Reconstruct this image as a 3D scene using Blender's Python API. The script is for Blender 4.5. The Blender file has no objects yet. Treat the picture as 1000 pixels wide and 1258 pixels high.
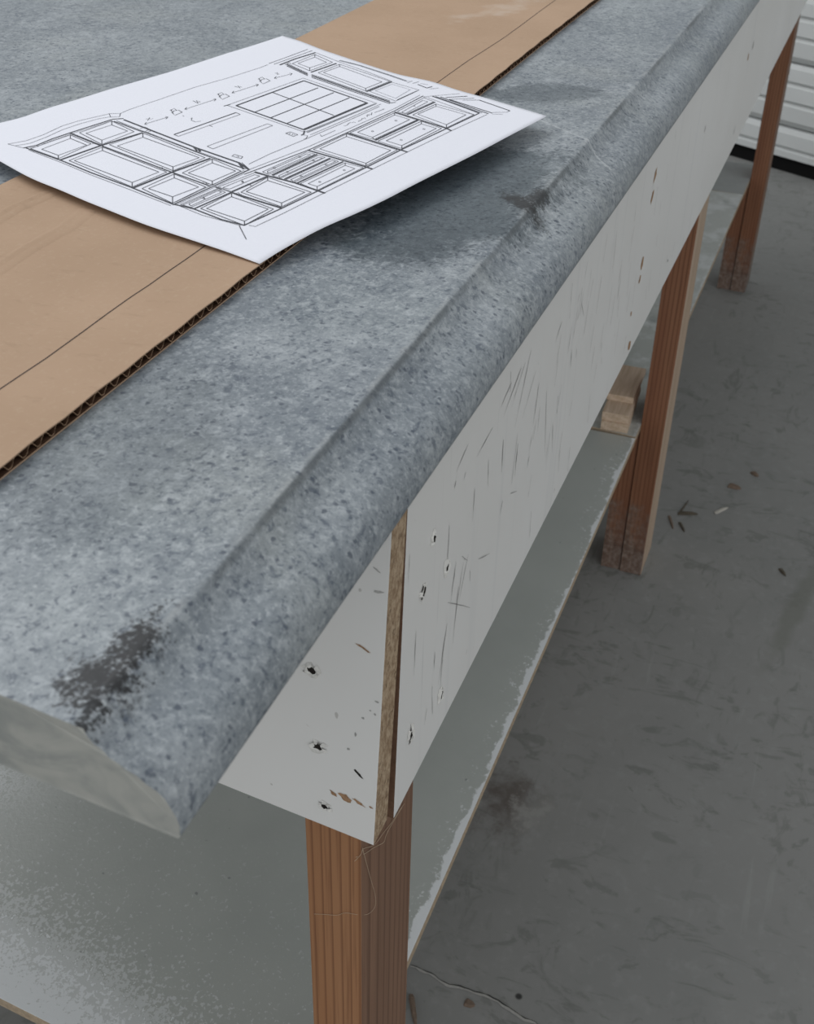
import bpy, bmesh, math, random
import numpy as np
from mathutils import Vector, Matrix
from mathutils.bvhtree import BVHTree

random.seed(7)
scene = bpy.context.scene
COL = scene.collection

# ------------------------------------------------------------------ camera
F_PX, CX, CY = 1457.4, 500.0, 629.0
CAM = np.array([0.0, 0.0, 0.96])
RM = np.array([[0.35869123, -0.51941044, 0.77559873],
               [-0.93324863, -0.21706938, 0.28623047],
               [0.01968764, -0.82649481, -0.56259996]])   # columns: right, down, forward
cam_d = bpy.data.cameras.new('camera')
cam = bpy.data.objects.new('camera', cam_d)
COL.objects.link(cam)
r_, d_, f_ = (Vector(RM[:, i]) for i in range(3))
m = Matrix.Identity(4)
for i in range(3):
    m[i][0], m[i][1], m[i][2], m[i][3] = r_[i], -d_[i], -f_[i], CAM[i]
cam.matrix_world = m
cam_d.sensor_fit = 'HORIZONTAL'
cam_d.sensor_width = 36.0
cam_d.lens = 36.0 * F_PX / 1000.0
cam_d.clip_start = 0.02
cam_d.clip_end = 60
cam_d.dof.use_dof = True
cam_d.dof.focus_distance = 0.62
cam_d.dof.aperture_fstop = 34.0
scene.camera = cam

# ------------------------------------------------------------------ world and light
w = bpy.data.worlds.new('world')
scene.world = w
w.use_nodes = True
bg = w.node_tree.nodes['Background']
bg.inputs['Color'].default_value = (0.95, 0.98, 1.0, 1)
bg.inputs['Strength'].default_value = 0.69

def area_light(name, loc, target, sx, sy, power, col):
    l = bpy.data.lights.new(name, 'AREA')
    l.shape = 'RECTANGLE'; l.size = sx; l.size_y = sy; l.energy = power; l.color = col
    o = bpy.data.objects.new(name, l); COL.objects.link(o)
    o.location = loc
    o.rotation_euler = (Vector(target) - Vector(loc)).to_track_quat('-Z', 'Y').to_euler()
    return o
area_light('skylight', (0.9, 2.2, 3.6), (0.8, 0.2, 0.6), 3.2, 2.2, 50, (0.97, 0.985, 1.0))
area_light('camera_side_fill', (-3.0, -3.0, 1.5), (0.8, 0.2, 0.35), 3.4, 2.6, 18, (1.0, 0.985, 0.96))  # unseen fill added behind the camera to brighten upright faces and shelf

vs = scene.view_settings
vs.view_transform = 'Standard'
vs.look = 'None'
vs.exposure = 0.0
vs.gamma = 1.0
vs.use_curve_mapping = False

# ------------------------------------------------------------------ helpers
def ray(p):
    return RM @ np.array([p[0] - CX, p[1] - CY, F_PX])
def at(p, axis, val):
    d = ray(p); return Vector(CAM + d * (val - CAM[axis]) / d[axis])
def on_plane(p, p0, n):
    d = Vector(ray(p)); n = Vector(n); c = Vector(CAM)
    return c + d * ((Vector(p0) - c).dot(n) / d.dot(n))
def tag(o, label=None, cat=None, group=None, kind=None):
    if label: o['label'] = label
    if cat: o['category'] = cat
    if group: o['group'] = group
    if kind: o['kind'] = kind
    return o
def empty(name, loc=(0, 0, 0)):
    o = bpy.data.objects.new(name, None); COL.objects.link(o); o.location = loc
    o.empty_display_size = 0.05
    return o
def link(name, me, mats, parent=None, smooth=False):
    o = bpy.data.objects.new(name, me); COL.objects.link(o)
    for mt in (mats if isinstance(mats, (list, tuple)) else [mats]):
        if len(me.materials) < (len(mats) if isinstance(mats, (list, tuple)) else 1): me.materials.append(mt)
    if parent:
        o.parent = parent
        bpy.context.view_layer.update()
        o.matrix_parent_inverse = parent.matrix_world.inverted()
    if smooth:
        for p in me.polygons: p.use_smooth = True
    return o
def mesh_from(name, verts, faces, mats, parent=None, smooth=False):
    me = bpy.data.meshes.new(name)
    me.from_pydata([tuple(v) for v in verts], [], faces); me.update()
    return link(name, me, mats, parent, smooth)
def from_bm(name, bm, mats, parent=None, smooth=False):
    bmesh.ops.recalc_face_normals(bm, faces=bm.faces)
    me = bpy.data.meshes.new(name); bm.to_mesh(me); bm.free()
    return link(name, me, mats, parent, smooth)
def hexa(corners, bevel=0.0):
    """8 corners: bottom 4 (ccw), top 4 (ccw) -> bmesh"""
    bm = bmesh.new()
    v = [bm.verts.new(c) for c in corners]
    for f in ((3, 2, 1, 0), (4, 5, 6, 7), (0, 1, 5, 4), (1, 2, 6, 5), (2, 3, 7, 6), (3, 0, 4, 7)):
        bm.faces.new([v[i] for i in f])
    if bevel:
        bmesh.ops.bevel(bm, geom=bm.edges[:], offset=bevel, segments=2, profile=0.7, affect='EDGES')
    return bm
def box_bm(x0, x1, y0, y1, z0, z1, bevel=0.0):
    return hexa([(x0, y0, z0), (x1, y0, z0), (x1, y1, z0), (x0, y1, z0),
                 (x0, y0, z1), (x1, y0, z1), (x1, y1, z1), (x0, y1, z1)], bevel)

# ------------------------------------------------------------------ material toolkit
class NT:
    def __init__(s, name):
        s.mat = bpy.data.materials.new(name); s.mat.use_nodes = True
        s.t = s.mat.node_tree; s.n = s.t.nodes; s.l = s.t.links
        s.b = s.n['Principled BSDF']
        s.tc = s.n.new('ShaderNodeTexCoord')
        s.obj = s.tc.outputs['Object']
    def put(s, v, sock):
        if isinstance(v, bpy.types.NodeSocket): s.l.new(v, sock)
        elif isinstance(v, (tuple, list)):
            sock.default_value = tuple(v) + (1,) if len(v) == 3 and sock.type == 'RGBA' else v
        else: sock.default_value = v
    def mapping(s, scale=(1, 1, 1), loc=(0, 0, 0), rot=(0, 0, 0), vec=None):
        n = s.n.new('ShaderNodeMapping'); s.l.new(vec or s.obj, n.inputs['Vector'])
        n.inputs['Scale'].default_value = scale; n.inputs['Location'].default_value = loc
        n.inputs['Rotation'].default_value = rot
        return n.outputs[0]
    def noise(s, scale, detail=2, rough=0.5, vec=None, dist=0.0):
        n = s.n.new('ShaderNodeTexNoise'); s.l.new(vec or s.obj, n.inputs['Vector'])
        n.inputs['Scale'].default_value = scale; n.inputs['Detail'].default_value = detail
        n.inputs['Roughness'].default_value = rough; n.inputs['Distortion'].default_value = dist
        return n.outputs['Fac']
    def voronoi(s, scale, vec=None, feature='F1', out='Distance', rnd=1.0):
        n = s.n.new('ShaderNodeTexVoronoi'); s.l.new(vec or s.obj, n.inputs['Vector'])
        n.feature = feature; n.inputs['Scale'].default_value = scale
        n.inputs['Randomness'].default_value = rnd
        return n.outputs[out]
    def wave(s, scale, vec=None, kind='RINGS', dist=1.0, detail=2, dscale=1.0, rings='Z', prof='SIN'):
        n = s.n.new('ShaderNodeTexWave'); s.l.new(vec or s.obj, n.inputs['Vector'])
        n.wave_type = kind; n.wave_profile = prof
        if kind == 'RINGS': n.rings_direction = rings
        else: n.bands_direction = rings
        n.inputs['Scale'].default_value = scale; n.inputs['Distortion'].default_value = dist
        n.inputs['Detail'].default_value = detail; n.inputs['Detail Scale'].default_value = dscale
        return n.outputs['Fac']
    def ss(s, v, a, b):
        """smooth ramp of v from a (0) to b (1); a may be larger than b"""
        n = s.n.new('ShaderNodeMapRange'); n.interpolation_type = 'SMOOTHSTEP'; s.put(v, n.inputs['Value'])
        if a <= b:
            n.inputs['From Min'].default_value = a; n.inputs['From Max'].default_value = b
            return n.outputs[0]
        n.inputs['From Min'].default_value = b; n.inputs['From Max'].default_value = a
        n.inputs['To Min'].default_value = 1; n.inputs['To Max'].default_value = 0
        return n.outputs[0]
    def lin(s, v, a, b, c, d):
        n = s.n.new('ShaderNodeMapRange'); s.put(v, n.inputs['Value'])
        n.inputs['From Min'].default_value = a; n.inputs['From Max'].default_value = b
        n.inputs['To Min'].default_value = c; n.inputs['To Max'].default_value = d
        return n.outputs[0]
    def m(s, op, a, b=0.0, clamp=False):
        n = s.n.new('ShaderNodeMath'); n.operation = op; n.use_clamp = clamp
        s.put(a, n.inputs[0]); s.put(b, n.inputs[1]); return n.outputs[0]
    def mix(s, fac, a, b, blend='MIX'):
        n = s.n.new('ShaderNodeMix'); n.data_type = 'RGBA'; n.blend_type = blend
        s.put(fac, n.inputs[0]); s.put(a, n.inputs[6]); s.put(b, n.inputs[7]); return n.outputs[2]
    def sep(s, vec=None):
        n = s.n.new('ShaderNodeSeparateXYZ'); s.l.new(vec or s.obj, n.inputs[0]); return n.outputs
    def dist(s, p, vec=None, scale=(1, 1, 1), rotz=0.0):
        """distance from point p, in a frame turned by rotz and scaled"""
        a = s.n.new('ShaderNodeVectorMath'); a.operation = 'SUBTRACT'; s.l.new(vec or s.obj, a.inputs[0])
        a.inputs[1].default_value = p
        r = s.n.new('ShaderNodeVectorRotate'); r.rotation_type = 'Z_AXIS'; s.l.new(a.outputs[0], r.inputs['Vector'])
        r.inputs['Angle'].default_value = -rotz
        c = s.n.new('ShaderNodeVectorMath'); c.operation = 'MULTIPLY'; s.l.new(r.outputs[0], c.inputs[0])
        c.inputs[1].default_value = scale
        d = s.n.new('ShaderNodeVectorMath'); d.operation = 'LENGTH'; s.l.new(c.outputs[0], d.inputs[0])
        return d.outputs['Value']
    def bump(s, h, strength=0.3, dist=0.001, prev=None):
        n = s.n.new('ShaderNodeBump'); n.inputs['Strength'].default_value = strength
        n.inputs['Distance'].default_value = dist; s.put(h, n.inputs['Height'])
        if prev is not None: s.l.new(prev, n.inputs['Normal'])
        return n.outputs[0]
    def done(s, col, rough=0.6, normal=None, spec=0.5):
        s.put(col, s.b.inputs['Base Color']); s.put(rough, s.b.inputs['Roughness'])
        s.b.inputs['Specular IOR Level'].default_value = spec
        if normal is not None: s.l.new(normal, s.b.inputs['Normal'])
        return s.mat

def plain(name, col, rough=0.6, spec=0.4, nscale=300, amt=0.12, bump=0.0):
    t = NT(name)
    n = t.noise(nscale, 3, 0.6)
    c = t.mix(t.lin(n, 0.3, 0.7, 0, 1), tuple(x * (1 - amt) for x in col), tuple(min(1, x * (1 + amt)) for x in col))
    return t.done(c, rough, t.bump(n, bump, 0.0005) if bump else None, spec)

ZB, ZT = 0.7236, 0.7512          # underside and top of the stone slab

def pz(p, z=ZT): return tuple(at(p, 2, z))

# ---- stone top
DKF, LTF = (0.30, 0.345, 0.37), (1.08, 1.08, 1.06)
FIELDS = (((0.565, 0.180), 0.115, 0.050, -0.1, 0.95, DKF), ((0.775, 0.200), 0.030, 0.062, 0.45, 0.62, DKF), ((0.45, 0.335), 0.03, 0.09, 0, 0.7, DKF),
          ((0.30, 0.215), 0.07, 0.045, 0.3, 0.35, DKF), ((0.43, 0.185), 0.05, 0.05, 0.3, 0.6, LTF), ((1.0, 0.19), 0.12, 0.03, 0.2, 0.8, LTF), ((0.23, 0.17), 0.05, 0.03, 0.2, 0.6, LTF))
def make_stone():
    t = NT('blue_grey_stone')
    big = t.noise(5.5, 4, 0.6, dist=0.6)
    mid = t.noise(26, 5, 0.65)
    fine = t.noise(170, 4, 0.7)
    grit = t.noise(620, 2, 0.6)
    base = t.mix(t.ss(big, 0.32, 0.68), (0.178, 0.204, 0.229), (0.262, 0.290, 0.310))
    base = t.mix(t.m('MULTIPLY', t.ss(mid, 0.45, 0.72), 0.55), base, (0.375, 0.403, 0.425))
    base = t.mix(t.m('MULTIPLY', t.ss(t.noise(9, 3, 0.6, t.mapping(loc=(3, 1, 0))), 0.5, 0.7), 0.5), base, (0.30, 0.322, 0.320))
    # fine light and dark grain, clustered
    clus = t.noise(48, 4, 0.65)
    g1 = t.noise(300, 3, 0.62, dist=0.6)
    base = t.mix(t.m('MULTIPLY', t.ss(fine, 0.50, 0.66), 0.3), base, (0.47, 0.50, 0.525))
    base = t.mix(t.m('MULTIPLY', t.ss(fine, 0.48, 0.34), 0.32), base, (0.095, 0.118, 0.15))
    base = t.mix(t.m('MULTIPLY', t.ss(g1, 0.52, 0.68), 0.34), base, (0.51, 0.54, 0.565))
    dk = t.ss(t.m('ADD', g1, t.lin(clus, 0.3, 0.7, -0.06, 0.06)), 0.43, 0.34)
    base = t.mix(t.m('MULTIPLY', dk, 0.62), base, (0.062, 0.082, 0.115))
    base = t.mix(t.m('MULTIPLY', t.ss(grit, 0.56, 0.72), 0.42), base, (0.48, 0.51, 0.53))
    base = t.mix(t.m('MULTIPLY', t.ss(grit, 0.45, 0.30), 0.45), base, (0.075, 0.095, 0.12))
    # dark mineral specks of ragged outline
    wv = t.n.new('ShaderNodeVectorMath'); wv.operation = 'ADD'; t.l.new(t.obj, wv.inputs[0])
    nc = t.n.new('ShaderNodeTexNoise'); t.l.new(t.obj, nc.inputs['Vector']); nc.inputs['Scale'].default_value = 520; nc.inputs['Detail'].default_value = 2
    sc_ = t.n.new('ShaderNodeVectorMath'); sc_.operation = 'SCALE'; t.l.new(nc.outputs['Color'], sc_.inputs[0]); sc_.inputs['Scale'].default_value = 0.0022
    t.l.new(sc_.outputs[0], wv.inputs[1])
    v1 = t.n.new('ShaderNodeTexVoronoi'); t.l.new(wv.outputs[0], v1.inputs['Vector']); v1.inputs['Scale'].default_value = 330
    keep = t.ss(t.sep(v1.outputs['Color'])[0], 0.80, 0.84)
    sp = t.m('MULTIPLY', t.ss(v1.outputs['Distance'], 0.42, 0.20), keep)
    base = t.mix(t.m('MULTIPLY', sp, 0.72), base, (0.045, 0.060, 0.088))
    # large darker and paler fields of the stone
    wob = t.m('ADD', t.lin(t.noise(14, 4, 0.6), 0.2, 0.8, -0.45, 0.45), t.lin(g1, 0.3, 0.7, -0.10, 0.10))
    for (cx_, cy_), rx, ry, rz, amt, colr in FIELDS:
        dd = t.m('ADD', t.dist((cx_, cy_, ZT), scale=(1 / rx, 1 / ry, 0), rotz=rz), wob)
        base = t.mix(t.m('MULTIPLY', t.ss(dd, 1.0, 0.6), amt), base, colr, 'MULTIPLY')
    # pale broken band along the cove lip, dark broken line below it
    yy = t.sep()[1]; xx = t.sep()[0]
    ridge = t.m('MULTIPLY', t.ss(yy, 0.1462, 0.1474), t.ss(yy, 0.1500, 0.1480))
    base = t.mix(t.m('MULTIPLY', t.m('MULTIPLY', ridge, t.ss(t.noise(40, 3), 0.42, 0.62)), 0.34), base, (0.45, 0.46, 0.46))
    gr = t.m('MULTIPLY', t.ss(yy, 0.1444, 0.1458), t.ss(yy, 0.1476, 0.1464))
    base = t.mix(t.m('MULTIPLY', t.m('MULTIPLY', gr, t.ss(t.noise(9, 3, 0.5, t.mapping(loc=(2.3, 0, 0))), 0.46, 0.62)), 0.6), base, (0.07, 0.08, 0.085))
    # two scratches across
    a, b_ = at((665, 148), 2, ZT), at((724, 173), 2, ZT)
    ang = math.atan2(b_.y - a.y, b_.x - a.x)
    c_ = (a + b_) / 2
    ln = t.m('ADD', t.dist(tuple(b_), scale=(0.0, 1, 0), rotz=ang), t.lin(t.noise(30, 3), 0.3, 0.7, -0.0007, 0.0007))
    ext = t.m('MULTIPLY', t.ss(yy, 0.245, 0.2), t.ss(yy, 0.12, 0.132))
    base = t.mix(t.m('MULTIPLY', t.m('MULTIPLY', t.m('MULTIPLY', t.ss(ln, 0.0011, 0.0003), t.ss(grit, 0.3, 0.5)), ext), 0.42), base, (0.55, 0.57, 0.58))
    # black stains
    w2 = t.m('ADD', t.lin(t.noise(130, 5, 0.75), 0.2, 0.8, -0.006, 0.006), t.lin(grit, 0.3, 0.7, -0.003, 0.003))
    for px, r0, sc, rz, a_ in (((163, 795), 0.0100, (0.62, 1.25, 0), 0.05, 0.99), ((120, 836), 0.0105, (0.8, 0.95, 0), 0.2, 0.99), ((112, 868), 0.005, (0.9, 1.0, 0), 0.2, 0.9), ((186, 768), 0.004, (0.5, 1.2, 0), 0.0, 0.6),
                               ((643, 250), 0.014, (0.62, 1.7, 0), 0.9, 0.95), ((660, 242), 0.0115, (0.5, 1.7, 0), 0.0, 0.9)):
        p = pz(px)
        dd = t.m('ADD', t.dist(p, scale=sc, rotz=rz), w2)
        base = t.mix(t.m('MULTIPLY', t.ss(dd, r0, r0 * 0.35), a_), base, (0.014, 0.015, 0.017))
    h = t.m('ADD', t.m('MULTIPLY', fine, 0.6), t.m('MULTIPLY', grit, 0.5))
    nb = t.bump(h, 0.22, 0.0006)
    nb = t.bump(mid, 0.12, 0.002, nb)
    return t.done(base, t.lin(mid, 0.3, 0.7, 0.36, 0.52), nb, 0.5)
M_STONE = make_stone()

def make_sawn():
    t = NT('sawn_stone_end')
    n1 = t.noise(38, 4, 0.6, t.mapping(scale=(1, 1, 2.2), rot=(0.5, 0, 0)), 0.8); n2 = t.noise(160, 3, 0.6)
    c = t.mix(t.ss(n1, 0.35, 0.65), (0.29, 0.30, 0.285), (0.40, 0.40, 0.37))
    c = t.mix(t.m('MULTIPLY', t.ss(t.noise(70, 3), 0.58, 0.7), 0.6), c, (0.22, 0.225, 0.225))
    c = t.mix(t.m('MULTIPLY', t.ss(n2, 0.5, 0.75), 0.3), c, (0.45, 0.44, 0.41))
    return t.done(c, 0.7, t.bump(n2, 0.15, 0.0005), 0.3)
M_SAWN = make_sawn()

# ---- cardboard
def make_card():
    t = NT('kraft_cardboard')
    n1 = t.noise(420, 3, 0.7); n2 = t.noise(14, 3, 0.5); fib = t.noise(260, 3, 0.6, t.mapping(scale=(1, 0.35, 1)))
    c = t.mix(t.ss(n2, 0.3, 0.7), (0.425, 0.292, 0.198), (0.465, 0.322, 0.222))
    c = t.mix(t.m('MULTIPLY', t.ss(n1, 0.5, 0.75), 0.35), c, (0.51, 0.385, 0.275))
    c = t.mix(t.m('MULTIPLY', t.ss(fib, 0.42, 0.28), 0.22), c, (0.31, 0.212, 0.138))
    # chalk dust at the far end
    d = t.m('ADD', t.dist(tuple(at((615, 12), 2, ZT + .004)), scale=(0.5, 1.6, 1), rotz=-0.5), t.lin(t.noise(40, 4), 0.2, 0.8, -0.03, 0.03))
    c = t.mix(t.m('MULTIPLY', t.ss(d, 0.03, 0.0), 0.3), c, (0.66, 0.6, 0.54))
    return t.done(c, 0.85, t.bump(n1, 0.12, 0.0004), 0.2)
M_CARD = make_card()
M_FLUTE = plain('fluting_paper', (0.42, 0.28, 0.18), 0.9, 0.15, 300, 0.15)
M_KRAFT_SHADE = plain('inner_kraft_shade', (0.085, 0.046, 0.028), 0.95, 0.1, 300, 0.15)  # shade inside the flute holes, put into the colour of the inner faces
M_PEN = plain('pen_ink', (0.055, 0.04, 0.035), 0.7, 0.2)
M_INK = plain('printed_ink', (0.075, 0.078, 0.09), 0.75, 0.2, 900, 0.25)
M_INK2 = plain('pencil_grey', (0.30, 0.31, 0.34), 0.8, 0.2, 900, 0.2)
def make_paper():
    t = NT('white_paper')
    n = t.noise(900, 2, 0.6)
    c = t.mix(n, (0.785, 0.793, 0.865), (0.835, 0.842, 0.905))
    return t.done(c, 0.8, t.bump(n, 0.05, 0.0002), 0.25)
M_PAPER = make_paper()

# ---- white melamine
def make_mel(name, scr, seed):
    t = NT(name)
    n = t.noise(3.5, 3, 0.5, t.mapping(loc=(seed, 0, 0)))
    c = t.mix(t.ss(n, 0.3, 0.7), (0.745, 0.738, 0.72), (0.795, 0.792, 0.782))
    if scr:
        v = t.mapping(scale=(300, 300, 9), rot=(0, 0.09, 0), loc=(seed, 0, 0))
        a = t.noise(1.0, 2, 0.55, v)
        reg = t.ss(t.noise(6, 2, 0.5, t.mapping(loc=(0, 0, seed))), 0.42, 0.62)
        c = t.mix(t.m('MULTIPLY', t.m('MULTIPLY', t.ss(a, 0.66, 0.76), reg), 0.35), c, (0.34, 0.34, 0.34))
        a2 = t.noise(1.0, 1, 0.5, t.mapping(scale=(90, 90, 3.0), rot=(0, -0.05, 0)))
        c = t.mix(t.m('MULTIPLY', t.ss(a2, 0.6, 0.75), 0.12), c, (0.42, 0.44, 0.47))
    sp = t.ss(t.noise(160, 1, 0.5), 0.77, 0.8)
    c = t.mix(t.m('MULTIPLY', sp, 0.5), c, (0.3, 0.28, 0.25))
    return t.done(c, 0.42, t.bump(t.noise(60, 2), 0.03, 0.001), 0.4)
M_MEL = make_mel('white_melamine', True, 3.0)
M_MEL_END = make_mel('white_melamine_plain', False, 9.0)

def make_particle():
    t = NT('particle_board')
    n = t.noise(520, 3, 0.7, t.mapping(scale=(1, 1, 0.55)))
    c = t.mix(t.ss(n, 0.35, 0.65), (0.27, 0.185, 0.115), (0.47, 0.36, 0.25))
    c = t.mix(t.m('MULTIPLY', t.ss(t.noise(300, 2), 0.6, 0.7), 0.6), c, (0.12, 0.075, 0.045))
    return t.done(c, 0.9, t.bump(n, 0.4, 0.0008), 0.15)
M_PART = make_particle()
M_CHIP = plain('bare_board_chip', (0.36, 0.22, 0.13), 0.9, 0.15, 500, 0.3)
M_HOLE = plain('hole_shadow_dirt', (0.025, 0.022, 0.02), 0.95, 0.1, 500, 0.3)
M_FLAKE = plain('lifted_white_flake', (0.70, 0.69, 0.66), 0.7, 0.2, 500, 0.1)
M_SCR = plain('scratch_grey', (0.38, 0.375, 0.365), 0.85, 0.15, 400, 0.3)

# ---- timber
def make_wood(name, c1, c2, cd, rscale, off, grime=True, fine=0.5):
    t = NT(name)
    oi = t.n.new('ShaderNodeObjectInfo')
    rr = t.m('MULTIPLY', oi.outputs['Random'], 0.006)
    cmb = t.n.new('ShaderNodeCombineXYZ'); t.l.new(rr, cmb.inputs[0]); t.l.new(rr, cmb.inputs[1])
    ad = t.n.new('ShaderNodeVectorMath'); ad.operation = 'ADD'; t.l.new(t.obj, ad.inputs[0]); t.l.new(cmb.outputs[0], ad.inputs[1])
    v = t.mapping(scale=(1, 1, 0.035), loc=off, vec=ad.outputs[0])
    rings = t.wave(rscale, v, 'RINGS', 1.6, 2, 0.7, 'Z', 'SAW')
    g = t.noise(1, 3, 0.6, t.mapping(scale=(420, 420, 9)))
    tone = t.noise(1, 2, 0.5, t.mapping(scale=(40, 40, 3)))
    c = t.mix(t.ss(tone, 0.3, 0.7), c1, c2)
    c = t.mix(t.m('MULTIPLY', t.ss(rings, 0.62, 0.97), 0.75), c, cd)
    c = t.mix(t.m('MULTIPLY', t.ss(g, 0.5, 0.3), fine), c, cd)
    if grime:
        z = t.sep()[2]
        dirt = t.ss(t.m('ADD', z, t.lin(t.noise(26, 4, 0.7), 0.2, 0.8, -0.075, 0.075)), 0.13, 0.03)
        c = t.mix(t.m('MULTIPLY', dirt, 0.68), c, t.mix(t.ss(t.noise(140, 4, 0.7), 0.35, 0.7), (0.095, 0.078, 0.066), (0.27, 0.245, 0.22)))
    return t.done(c, 0.62, t.bump(t.m('ADD', g, rings), 0.12, 0.0006), 0.3)
M_WOOD_TAN = make_wood('fir_board_tan', (0.33, 0.158, 0.074), (0.38, 0.195, 0.098), (0.18, 0.076, 0.036), 62, (0.035, -0.06, 0))
M_WOOD_RED = make_wood('fir_board_red', (0.235, 0.100, 0.054), (0.295, 0.140, 0.076), (0.12, 0.050, 0.028), 62, (0.045, -0.05, 0))
M_WOOD_SIDE = make_wood('fir_board_side', (0.21, 0.118, 0.075), (0.255, 0.145, 0.092), (0.125, 0.065, 0.04), 62, (0.045, -0.05, 0))  # duller, darker brown for the front faces of the legs
M_WOOD_PALE = make_wood('planed_pale_wood', (0.44, 0.33, 0.24), (0.52, 0.40, 0.30), (0.33, 0.22, 0.15), 50, (0.03, 0.05, 0), False, 0.35)
def make_offcut():
    t = NT('offcut_wood')
    g = t.noise(1, 3, 0.6, t.mapping(scale=(14, 160, 260)))
    c = t.mix(t.ss(g, 0.3, 0.7), (0.50, 0.37, 0.26), (0.66, 0.52, 0.40))
    return t.done(c, 0.75, t.bump(g, 0.1, 0.0005), 0.2)
M_WOOD_OFF = make_offcut()

# ---- painted shelf
def make_shelf(name, x_end, y_front, worn):
    t = NT(name)
    xx, yy, zz = t.sep()
    ed = t.m('SUBTRACT', yy, y_front)                                # distance from front edge
    blot = t.noise(55, 5, 0.72); st = t.noise(330, 3, 0.62, dist=0.4); lo = t.noise(7, 3, 0.6)
    # grey roller paint fades out in a stipple towards the end and stops ragged at the front
    rag = t.m('ADD', ed, t.lin(blot, 0.2, 0.8, -0.006, 0.006))
    rag = t.m('ADD', rag, t.lin(lo, 0.25, 0.75, -0.005, 0.005))
    bare_front = t.ss(rag, 0.0075, 0.0055)
    frag = t.m('MULTIPLY', t.ss(t.noise(250, 3, 0.7), 0.60, 0.64), t.ss(t.m('ADD', ed, t.lin(lo, 0.3, 0.7, -0.016, 0.016)), 0.026, 0.008))
    e2 = t.m('ADD', t.m('SUBTRACT', xx, x_end), t.m('MULTIPLY', yy, -0.085))
    e3 = t.m('SUBTRACT', e2, t.m('MULTIPLY', t.ss(yy, 0.20, 0.46), 0.035))
    thr = t.m('SUBTRACT', 0.635, t.m('MULTIPLY', t.ss(e3, 0.05, -0.03), 0.20))
    spk = t.ss(t.m('SUBTRACT', st, thr), 0.0, 0.03)
    spk = t.m('MULTIPLY', spk, t.ss(e3, 0.20, 0.03))
    bare_end = t.ss(t.m('ADD', e3, t.lin(st, 0.3, 0.7, -0.03, 0.03)), -0.022, -0.034)
    # second thin patch of paint, further in
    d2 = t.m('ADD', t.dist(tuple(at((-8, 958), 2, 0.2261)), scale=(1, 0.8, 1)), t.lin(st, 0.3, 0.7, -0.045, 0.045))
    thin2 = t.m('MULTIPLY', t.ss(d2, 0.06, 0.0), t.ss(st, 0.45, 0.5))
    grey = t.mix(t.ss(t.noise(9, 4, 0.6), 0.3, 0.7), (0.385, 0.402, 0.378), (0.42, 0.437, 0.41))
    grey = t.mix(t.m('MULTIPLY', t.ss(t.noise(120, 2), 0.74, 0.78), 0.6), grey, (0.14, 0.15, 0.15))
    white = (0.76, 0.78, 0.79)
    b = t.m('MAXIMUM', bare_front, frag)
    if worn == 0:
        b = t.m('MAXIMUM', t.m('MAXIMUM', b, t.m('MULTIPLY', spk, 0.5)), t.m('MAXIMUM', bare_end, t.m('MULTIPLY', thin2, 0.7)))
    if worn == 1:
        dust = t.ss(t.m('ADD', t.noise(14, 5, 0.65), 0.0), 0.47, 0.62)
        b = t.m('MAXIMUM', t.m('MULTIPLY', b, 0.5), t.m('MULTIPLY', dust, 0.55))
    c = t.mix(t.m('MULTIPLY', b, 0.85), grey, white)
    if worn == 1:
        c = t.mix(t.m('MULTIPLY', t.ss(t.noise(11, 4, 0.6, t.mapping(loc=(5, 2, 0))), 0.55, 0.68), 0.6), c, (0.10, 0.115, 0.12))
    nb = t.bump(st, 0.22, 0.0008)
    return t.done(c, t.lin(b, 0, 1, 0.30, 0.42), nb, 0.5)
SH_Y = 0.1732
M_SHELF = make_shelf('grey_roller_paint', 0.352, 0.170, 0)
M_SHELF_W = make_shelf('grey_paint_dusty', 0.352, 0.170, 1)
M_SHELF_C = plain('plain_grey_board', (0.33, 0.345, 0.34), 0.6, 0.3, 30, 0.06)
M_SHELF_EDGE = plain('shelf_board_edge', (0.40, 0.315, 0.225), 0.85, 0.2, 260, 0.2)

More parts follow.
